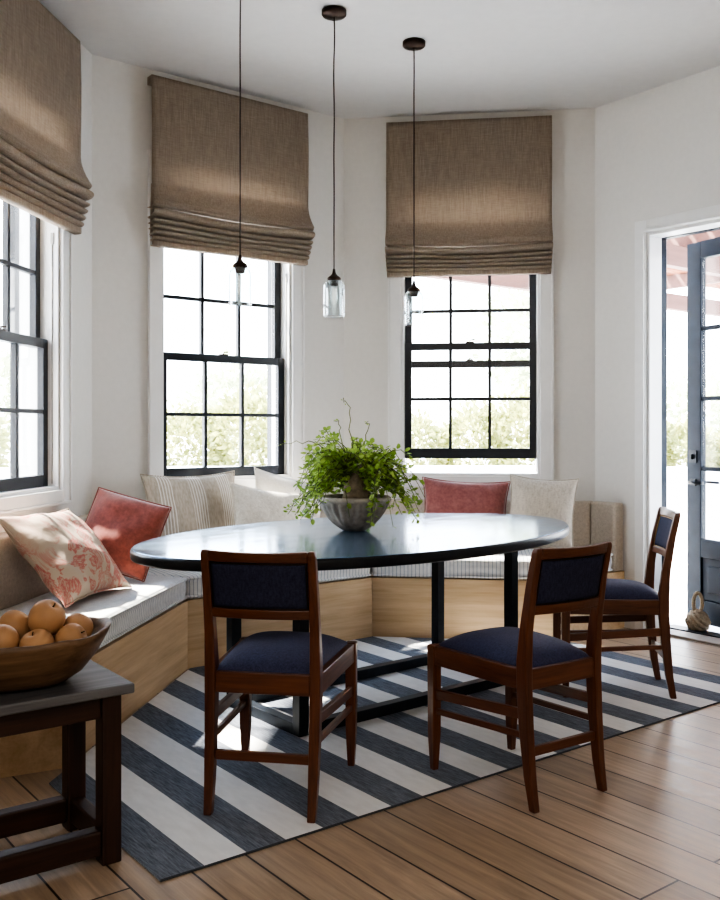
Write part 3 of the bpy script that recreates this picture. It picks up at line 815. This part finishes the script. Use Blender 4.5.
# ------------------------------------------------------------------ potted plant on the table
pr = random.Random(21)
pl = empty('potted_plant', (-.026, 4.24, TABLE_Z + .001)); tag(pl, 'trailing green leafy plant in a fluted grey stone bowl on the table', 'plant')
prof = [(.0, .0), (.044, .0), (.056, .004), (.072, .014), (.095, .032), (.115, .054), (.132, .078), (.146, .104), (.154, .124), (.158, .130), (.167, .136), (.168, .150), (.162, .156), (.152, .156), (.148, .150), (.140, .136), (0, .134)]
def flut(a, k): return 1 + (.085 * abs(math.sin(a * 12)) ** .6 - .055 if 4 <= k <= 8 else 0)
MB().lathe(prof, 132, mod=flut).build('stone_bowl', M['stone'], pl)
MB().lathe([(0, .148), (.06, .150), (.12, .144), (.145, .141)], 24).build('soil', M['soil'], pl)
MB().tube([(.01, -.04, .140), (.01, -.04, .18), (-.0, -.035, .215), (.015, -.03, .25), (.03, -.01, .30)], [.068, .060, .046, .034, .016], 14).build('trunk', M['bark'], pl)
stm, lv = MB(), MB()
def leaf(p, d, up, s):
    d = d.normalized(); sd = d.cross(up)
    if sd.length < 1e-3: sd = d.orthogonal()
    sd.normalize(); nn = sd.cross(d).normalized()
    w = s * .36
    vs = [p, p + d * s * .35 + sd * w + nn * s * .07, p + d * s * .75 + sd * w * .8 + nn * s * .05, p + d * s, p + d * s * .75 - sd * w * .8 + nn * s * .05, p + d * s * .35 - sd * w + nn * s * .07, p + d * s * .5 - nn * s * .03]
    lv.add(vs, [(0, 1, 6), (1, 2, 6), (2, 3, 6), (3, 4, 6), (4, 5, 6), (5, 0, 6)], True)
def vine(ang, reach, rise, fall, n=10, ls=.030, dens=3, bare=.25):
    pts = []
    o = Vector((.015 * math.cos(ang), .015 * math.sin(ang), .22 + pr.uniform(-.03, .05)))
    for i in range(n + 1):
        f = i / n
        r_ = reach * (f ** .85); z = rise * math.sin(min(1, f * 1.25) * PI / 2) - fall * max(0, f - .35) ** 1.6
        a = ang + .35 * math.sin(f * 3 + ang * 5)
        q = Vector((r_ * math.cos(a), r_ * math.sin(a), z)) + o
        q += Vector((pr.gauss(0, .006), pr.gauss(0, .006), pr.gauss(0, .006)))
        if math.hypot(q.x, q.y) < .20: q.z = max(q.z, .19)
        q.z = max(q.z, .03)
        pts.append(q)
    stm.tube(pts, [.0032 * (1 - .6 * i / n) for i in range(n + 1)], 5)
    for i in range(n):
        if i / n < bare: continue
        for k in range(dens):
            f = pr.random(); p = pts[i].lerp(pts[i + 1], f); t_ = (pts[i + 1] - pts[i]).normalized()
            d_ = (t_ * .5 + Vector((pr.gauss(0, 1), pr.gauss(0, 1), pr.gauss(.25, .7)))).normalized()
            leaf(p + d_ * .006, d_, Vector((pr.gauss(0, .4), pr.gauss(0, .4), 1)), ls * pr.uniform(.55, 1.05))
for i in range(150):
    an = pr.uniform(0, 2 * PI); front = abs((an + PI / 2 + PI) % (2 * PI) - PI) < .75
    if front and i % 3: an += PI
    vine(an, pr.uniform(.15, .30), pr.uniform(.02, .17), pr.uniform(.1, .62), 9, .034, 3, .30)
for i in range(26):
    vine(pr.uniform(0, 2 * PI), pr.uniform(.08, .21), pr.uniform(.12, .185), pr.uniform(0, .2), 8, .034, 3, .4)
for an, rc, rs, fl_ in ((PI * .98, .30, .02, .25), (PI * 1.05, .31, -.02, .2), (.05, .27, .06, .42), (-.2, .29, 0, .40), (2.6, .17, .24, 0), (PI * 1.2, .24, -.02, .3)):
    vine(an, rc, rs, fl_, 10, .030, 3, .2)
# long bare tendrils
for an, rc, rs, fl_ in ((PI, .34, .17, .10), (.1, .30, .17, .55), (2.2, .05, .36, 0), (.9, .14, .27, 0), (2.9, .10, .30, 0)):
    vine(an, rc, rs, fl_, 12, .018, 1, .75)
stm.build('stems', M['stem'], pl); lv.build('foliage', M['leaf'], pl)

# ------------------------------------------------------------------ pendant lamps
def pendant(x, y, label, kink):
    t = empty('pendant_lamp', (x, y, 1.745)); tag(t, label, 'lamp', 'glass pendant lamps over the table')
    zc = H_CEIL - 1.745
    MB().lathe([(0, zc - .032), (.010, zc - .031), (.055, zc - .026), (.060, zc - .020), (.060, zc - .002), (0, zc - .0015)], 32).build('ceiling_canopy', M['bronze'], t)
    pts = [(kink * math.sin(k * .9) * math.exp(-k * .12), kink * .5 * math.cos(k * 1.3), zc - .028 - (zc - .028 - .215) * k / 22) for k in range(23)]
    pts[0] = (0, 0, zc - .028); pts[-1] = (0, 0, .215)
    MB().tube(pts, .0032, 8).build('cord', M['cord'], t)
    MB().lathe([(0, .232), (.006, .230), (.009, .210), (.016, .200), (.030, .190), (.034, .184), (.034, .176), (.024, .174), (.020, .150), (0, .150)], 24).build('cap', M['bronze'], t)
    MB().lathe([(.0265, .176), (.036, .174), (.045, .166), (.050, .150), (.051, .130), (.051, .020), (.0505, .004), (.0490, 0), (.0478, .004), (.0482, .020), (.0482, .130), (.047, .148), (.043, .161), (.035, .169), (.0265, .171), (.0265, .176)], 40).build('glass_shade', M['shade_glass'], t)
    b = MB().lathe([(.010, .150), (.012, .140), (.014, .125), (.018, .105), (.019, .090), (.016, .074), (.008, .066), (0, .065)], 24).build('bulb', M['bulb'], t)
    MB().tube([(-.004, 0, .140), (-.006, 0, .095), (0, 0, .085), (.006, 0, .095), (.004, 0, .140)], .0008, 5).build('filament', M['filament'], b)
    return t
pendant(-.531, 4.12, 'glass pendant lamp hanging in front of the middle window, leftmost of three', .0008)
pendant(-.125, 4.48, 'glass pendant lamp against the wall corner between two windows, middle of three', .003)
pendant(.281, 4.84, 'glass pendant lamp at the left edge of the right window, rightmost of three', .0008)

# ------------------------------------------------------------------ side table with a bowl of fruit
f1 = Vector((.802, .597)); f2 = Vector((-.597, .802))
so = Vector((-.624, 2.58))                                # near right corner of the top
sx_, sy_ = .72, .385
cen = so - f1 * sx_ / 2 + f2 * sy_ / 2
SM = Matrix.Translation((cen.x, cen.y, 0)) @ Matrix.Rotation(math.atan2(f1.y, f1.x), 4, 'Z')
stb = empty('side_table', mtx=SM); tag(stb, 'rustic dark wooden side table with worn grey top under the fruit bowl', 'table')
m = MB(); nx, ny = 24, 12
def top(z, ins):
    def f(u, v):
        x = (u - .5) * (sx_ - 2 * ins); y = (v - .5) * (sy_ - 2 * ins)
        wv = .003 * noise.noise(Vector((x * 9, y * 9, z)))
        return (x + (wv if u in (0, 1) else 0), y + (wv * 1.3 if v in (0, 1) else 0), z + .0012 * noise.noise(Vector((x * 14, y * 14, 2))))
    return f
m.box(-sx_ / 2, sx_ / 2, -sy_ / 2, sy_ / 2, .470, .498)
m.build('table_top', M['greywood'], stb, bevel=.005)
lx, ly, q = sx_ / 2 - .055, sy_ / 2 - .055, .028
for sx in (-1, 1):
    for sy in (-1, 1):
        MB().box(sx * lx - q, sx * lx + q, sy * ly - q, sy * ly + q, 0, .4695).build('leg', M['darkwood'], stb, bevel=.005)
for sy in (-1, 1):
    MB().box(-lx + q, lx - q, sy * ly - .018, sy * ly + .018, .405, .4695).build('apron', M['darkwood_side'], stb, bevel=.003)
    MB().box(-lx + q, lx - q, sy * ly - .024, sy * ly + .024, .028, .098).build('stretcher', M['darkwood_side'], stb, bevel=.006)
for sx in (-1, 1):
    MB().box(sx * lx - .018, sx * lx + .018, -ly + q, ly - q, .405, .4695).build('apron', M['darkwood_side'], stb, bevel=.003)
    MB().box(sx * lx - .022, sx * lx + .022, -ly + q, ly - q, .028, .098).build('stretcher', M['darkwood_side'], stb, bevel=.006)
bc_ = so - f1 * .300 + f2 * .20
BM = Matrix.Translation((bc_.x, bc_.y, .4985)) @ Matrix.Rotation(math.atan2(f1.y, f1.x) - R(18), 4, 'Z')
bo = empty('fruit_bowl', mtx=BM); tag(bo, 'hand-carved wooden dough bowl holding tan fruit on the side table', 'bowl')
def sup(a, e=2.6):
    c_, s_ = math.cos(a), math.sin(a)
    return math.copysign(abs(c_) ** (2 / e), c_), math.copysign(abs(s_) ** (2 / e), s_)
outer = [(.0, 0), (.45, 0), (.58, .006), (.74, .030), (.88, .070), (.97, .108), (1.0, .124)]
inner = [(.955, .124), (.92, .108), (.84, .086), (.70, .066), (.50, .056), (0, .052)]
m = MB(); n = 72; ring = []
for k, (r_, z) in enumerate(outer[1:] + inner[:-1]):
    for i in range(n):
        a = 2 * PI * i / n; cx_, sy2 = sup(a)
        w = 1 + .015 * noise.noise(Vector((math.cos(a) * 2, math.sin(a) * 2, 4)))
        lift = (.016 * abs(cx_) ** 4 + .006 * noise.noise(Vector((math.cos(a) * 3, math.sin(a) * 3, 9)))) * (z / .124)
        ring.append((.290 * r_ * cx_ * w, .185 * r_ * sy2 * w, (z + lift) * 1.12))
K = len(outer) - 1 + len(inner) - 1
fs = [(k * n + i, k * n + (i + 1) % n, (k + 1) * n + (i + 1) % n, (k + 1) * n + i) for k in range(K - 1) for i in range(n)]
m.add(ring, fs, True); m.f.append(list(range(n))[::-1]); m.sm.append(True); m.f.append([(K - 1) * n + i for i in range(n)]); m.sm.append(True)
m.build('bowl_body', M['bowlwood'], bo)
def fruit():
    t = empty('pear_fruit')
    prof = [(0, -.044), (.012, -.0475), (.028, -.046), (.042, -.034), (.050, -.012), (.051, .008), (.045, .028), (.032, .041), (.018, .045), (.009, .041), (0, .037)]
    MB().lathe(prof, 28, mod=lambda a, k: 1 + .02 * math.sin(2 * a + 1) + .012 * math.sin(3 * a)).build('skin', M['fruit'], t, sub=1)
    MB().tube([(0, 0, .036), (.002, 0, .044), (.005, .001, .049)], [.0026, .002, .0022], 6).build('stem', M['fruit_stem'], t)
    return t
F0 = None
spots = [(.090, -.085, .120, .90, 'tan round fruit at the front of the wooden bowl'),
         (.180, -.060, .126, .86, 'tan round fruit at the front right of the wooden bowl'),
         (.000, -.060, .132, .90, 'tan round fruit low at the front left of the bowl'),
         (.030, .055, .147, .95, 'tan round fruit behind the topmost one at left'),
         (.198, .034, .135, .88, 'tan round fruit nearest the right end of the wooden bowl'),
         (-.095, .000, .132, .93, 'tan round fruit at the far left of the bowl'),
         (.115, -.005, .178, 1.02, 'tan round fruit sitting topmost on the pile')]
for k, (x, y, z, s, lab) in enumerate(spots):
    o = fruit() if F0 is None else copy_tree(F0)
    if F0 is None: F0 = o
    tag(o, lab, 'fruit', 'tan fruit in the wooden bowl')
    w = BM @ Vector((x, y, z)); o.location = w
    o.rotation_euler = (R([20, 55, -35, 10, 70, -20, 32][k]), R([-15, 20, 30, -40, 10, 35, -8][k]), k * 1.3); o.scale = (s, s, s * .96)

# ------------------------------------------------------------------ rope knot door stop
kx, ky = 2.005, 5.52
kn = empty('rope_door_stop', (kx, ky, -.012)); tag(kn, 'round knotted jute rope doorstop with a loop, at the foot of the door', 'doorstop')
m = MB(); rk = .058
for ax in range(3):
    for o_ in (-1.5, -.5, .5, 1.5):
        off = o_ * .0255; rr = math.sqrt(max(.0004, (rk + .004 * (ax - 1)) ** 2 - off * off)); pts = []
        for i in range(28):
            a = 2 * PI * i / 28; p_ = [rr * math.cos(a), rr * math.sin(a)]; p_.insert(ax, off)
            pts.append(Vector(p_))
        rot = Matrix.Rotation(R(28), 3, 'X') @ Matrix.Rotation(R(35), 3, 'Y')
        m.tube([rot @ p_ + Vector((0, 0, .076)) for p_ in pts], .0122, 8, True)
m.build('knot', M['rope'], kn)
pts = [Vector((.0 + .026 * math.sin(a), 0, .125 + .060 - .060 * math.cos(a))) for a in [2 * PI * i / 24 for i in range(24)]]
MB().tube(pts, .011, 8, True).build('loop', M['rope'], kn)

# ------------------------------------------------------------------ outside
tag(MB().box(-45, 45, -14, 70, -.30, -.110).build('ground', M['terrace']), 'pale sunlit ground outside the windows', 'ground', kind='structure')
apron = [WD.at(-.3, -(TH + .006)), WD.at(2.6, -(TH + .006)), WD.at(2.6, -9), WD.at(-.3, -9)]
tag(MB().prism([(p[0], p[1]) for p in apron], -.1095, -.012).build('terrace', M['terrace']), 'pale stone terrace outside the open door', 'terrace', kind='structure')
# garden wall with shrubs behind it
gw = [(-11, 12.6), (-4, 15.0), (3.2, 15.4), (12, 12.5)]
m = MB()
for a, b in zip(gw[:-1], gw[1:]): m.bar((*a, .25), (*b, .25), .25, .72)
tag(m.build('garden_wall', M['gardenwall']), 'low white garden wall below the hedge outside', 'wall', kind='structure')
def foliage_mesh(rx, ry, rz, n, ls, seed, lump=.25):
    r_ = random.Random(seed); mb = MB()
    for i in range(n):
        z = r_.uniform(-1, 1); a = r_.uniform(0, 2 * PI); q = math.sqrt(1 - z * z)
        v = Vector((q * math.cos(a), q * math.sin(a), z)); k = (r_.uniform(.55, 1) ** .5) * (1 + lump * noise.noise(v * 2.3 + Vector((seed, 0, 0))) * 1.6)
        p = Vector((v.x * rx, v.y * ry, v.z * rz)) * k
        d_ = (v + Vector((r_.gauss(0, .6), r_.gauss(0, .6), r_.gauss(.2, .6)))).normalized(); s_ = d_.cross(Vector((r_.gauss(0, 1), r_.gauss(0, 1), r_.gauss(0, 1)))).normalized()
        l = ls * r_.uniform(.6, 1.3)
        mb.add([p, p + d_ * l * .5 + s_ * l * .3, p + d_ * l, p + d_ * l * .5 - s_ * l * .3], [(0, 1, 2, 3)], False)
    return mb
SH = None
shr = [(-8.1, 14.9, .9, 'yellow-green hedge shrub beyond the left window, outermost'), (-6.6, 15.3, 1.0, 'yellow-green hedge shrub seen low in the left window'), (-4.6, 15.9, 1.0, 'yellow-green hedge shrub between the left and middle windows'),
       (-3.0, 16.2, .92, 'yellow-green hedge shrub low at the left of the middle window'), (-1.9, 16.4, 1.1, 'yellow-green hedge shrub low at the right of the middle window'), (-.3, 16.4, 1.0, 'yellow-green hedge shrub hidden behind the bay corner'),
       (.95, 16.5, .86, 'yellow-green hedge shrub low at the left of the right window'), (2.05, 16.5, .95, 'yellow-green hedge shrub low at the centre of the right window'), (3.1, 16.4, 1.12, 'yellow-green hedge shrub low at the right of the right window'),
       (4.6, 16.0, 1.0, 'yellow-green hedge shrub behind the wall beside the doorway'), (5.55, 15.9, .78, 'yellow-green hedge shrub seen in the gap of the doorway'), (6.6, 15.6, .84, 'yellow-green hedge shrub seen through the door glass')]
for k, (x, y, s, lab) in enumerate(shr):
    if SH is None:
        SH = foliage_mesh(.78, .7, .95, 3600, .13, 3).build('hedge_shrub', M['hedge']); o = SH
    else: o = SH.copy(); COL.objects.link(o)
    tag(o, lab, 'shrub', 'hedge shrubs beyond the garden wall'); o.location = (x * 1.05, y + .75, .84 * s - .1); o.scale = (s, s, s); o.rotation_euler = (0, 0, k * 1.1)
def tree(x, y, h, r_, label, seed, n=4200):
    t = empty('garden_tree', (x, y, -.11)); tag(t, label, 'tree', 'garden trees beyond the hedge')
    MB().tube([(0, 0, 0), (.06, .02, h * .25), (0, .05, h * .5), (.08, 0, h * .75)], [.14, .11, .08, .04], 8).build('trunk', M['bark'], t)
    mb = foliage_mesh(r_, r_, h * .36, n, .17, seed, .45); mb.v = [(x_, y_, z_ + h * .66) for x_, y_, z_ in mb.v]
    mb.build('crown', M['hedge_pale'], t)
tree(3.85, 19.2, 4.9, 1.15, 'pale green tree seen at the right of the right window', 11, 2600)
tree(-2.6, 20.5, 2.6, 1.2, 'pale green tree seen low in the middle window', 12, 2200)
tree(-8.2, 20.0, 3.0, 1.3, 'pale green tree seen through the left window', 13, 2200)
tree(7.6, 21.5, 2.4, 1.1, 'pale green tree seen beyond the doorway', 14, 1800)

# pergola over the terrace: boards run straight out from the house wall (e1)
pg = empty('pergola', (*E(8, 4.2), -.012)); tag(pg, 'red cedar pergola of open slats over the terrace outside the door', 'pergola')
PM = Matrix.Rotation(math.atan2(e1.y, e1.x), 4, 'Z')
pinv = pg.matrix_local.inverted()
def pbox(nm, a0, a1, b0, b1, z0, z1, mat): MB().box(a0, a1, b0, b1, z0, z1).build(nm, mat, pg, mtx=pinv @ PM)
for k in range(26):
    b = 1.9 + k * .178
    pbox('slat', 5.05, 12.6, b, b + .115, 2.955, 2.985, M['cedar'])
for b in (4.72, 6.42, 2.0): pbox('beam', 5.06, 12.55, b, b + .09, 2.62, 2.80, M['cedar_beam'])
for a in (5.2, 7.2, 9.2, 11.2, 12.4): pbox('rafter', a, a + .07, 1.85, 6.62, 2.805, 2.95, M['cedar_beam'])
for a, b in ((12.3, 2.0), (12.3, 6.40)): pbox('post', a, a + .12, b, b + .12, 0, 2.615, M['cedar_beam'])
# ------------------------------------------------------------------ light
w = bpy.data.worlds.new('sky'); S.world = w; w.use_nodes = True; nt = w.node_tree
bg = nt.nodes['Background']
tc = nt.nodes.new('ShaderNodeTexCoord'); sp = nt.nodes.new('ShaderNodeSeparateXYZ'); nt.links.new(tc.outputs['Generated'], sp.inputs[0])
rp_ = ramp(nt, sp.outputs['Z'], [(0, (.93, .95, 1.0)), (.25, (.86, .92, 1.0)), (1, (.45, .66, 1.0))])
nt.links.new(rp_.outputs[0], bg.inputs['Color']); bg.inputs['Strength'].default_value = 5.5
sl = bpy.data.lights.new('sun', 'SUN'); sl.energy = 15; sl.angle = R(2.0); sl.color = (1, .93, .82)
so_ = bpy.data.objects.new('sun', sl); COL.objects.link(so_); so_.location = (-8, 9, 12)
so_.rotation_euler = Vector((.95, -.27, -1.15)).to_track_quat('-Z', 'Y').to_euler()
al = bpy.data.lights.new('room_fill', 'AREA'); al.shape = 'RECTANGLE'; al.size = 4.5; al.size_y = 2.5; al.energy = 62; al.color = (1, .95, .88)  # unseen fill added behind the camera to brighten the foreground
ao = bpy.data.objects.new('room_fill', al); COL.objects.link(ao); ao.location = (.3, -1.6, 3.1)
ao.rotation_euler = Vector((0, .35, -1)).to_track_quat('-Z', 'Y').to_euler()

cam = bpy.data.cameras.new('camera'); co_ = bpy.data.objects.new('camera', cam); COL.objects.link(co_)
co_.location = (0, 0, 1.2); co_.rotation_euler = (PI / 2, 0, 0)
cam.sensor_fit = 'HORIZONTAL'; cam.sensor_width = 36; cam.lens = 930 / 720 * 36; cam.shift_y = -20 / 720
cam.clip_start = .05; S.camera = co_
S.view_settings.view_transform = 'AgX'
try: S.view_settings.look = 'AgX - High Contrast'
except Exception: pass
S.view_settings.exposure = 1.5
S.cycles.use_denoising = True
S.cycles.max_bounces = 10; S.cycles.transparent_max_bounces = 16; S.cycles.sample_clamp_indirect = 8; S.cycles.caustics_reflective = False; S.cycles.caustics_refractive = False
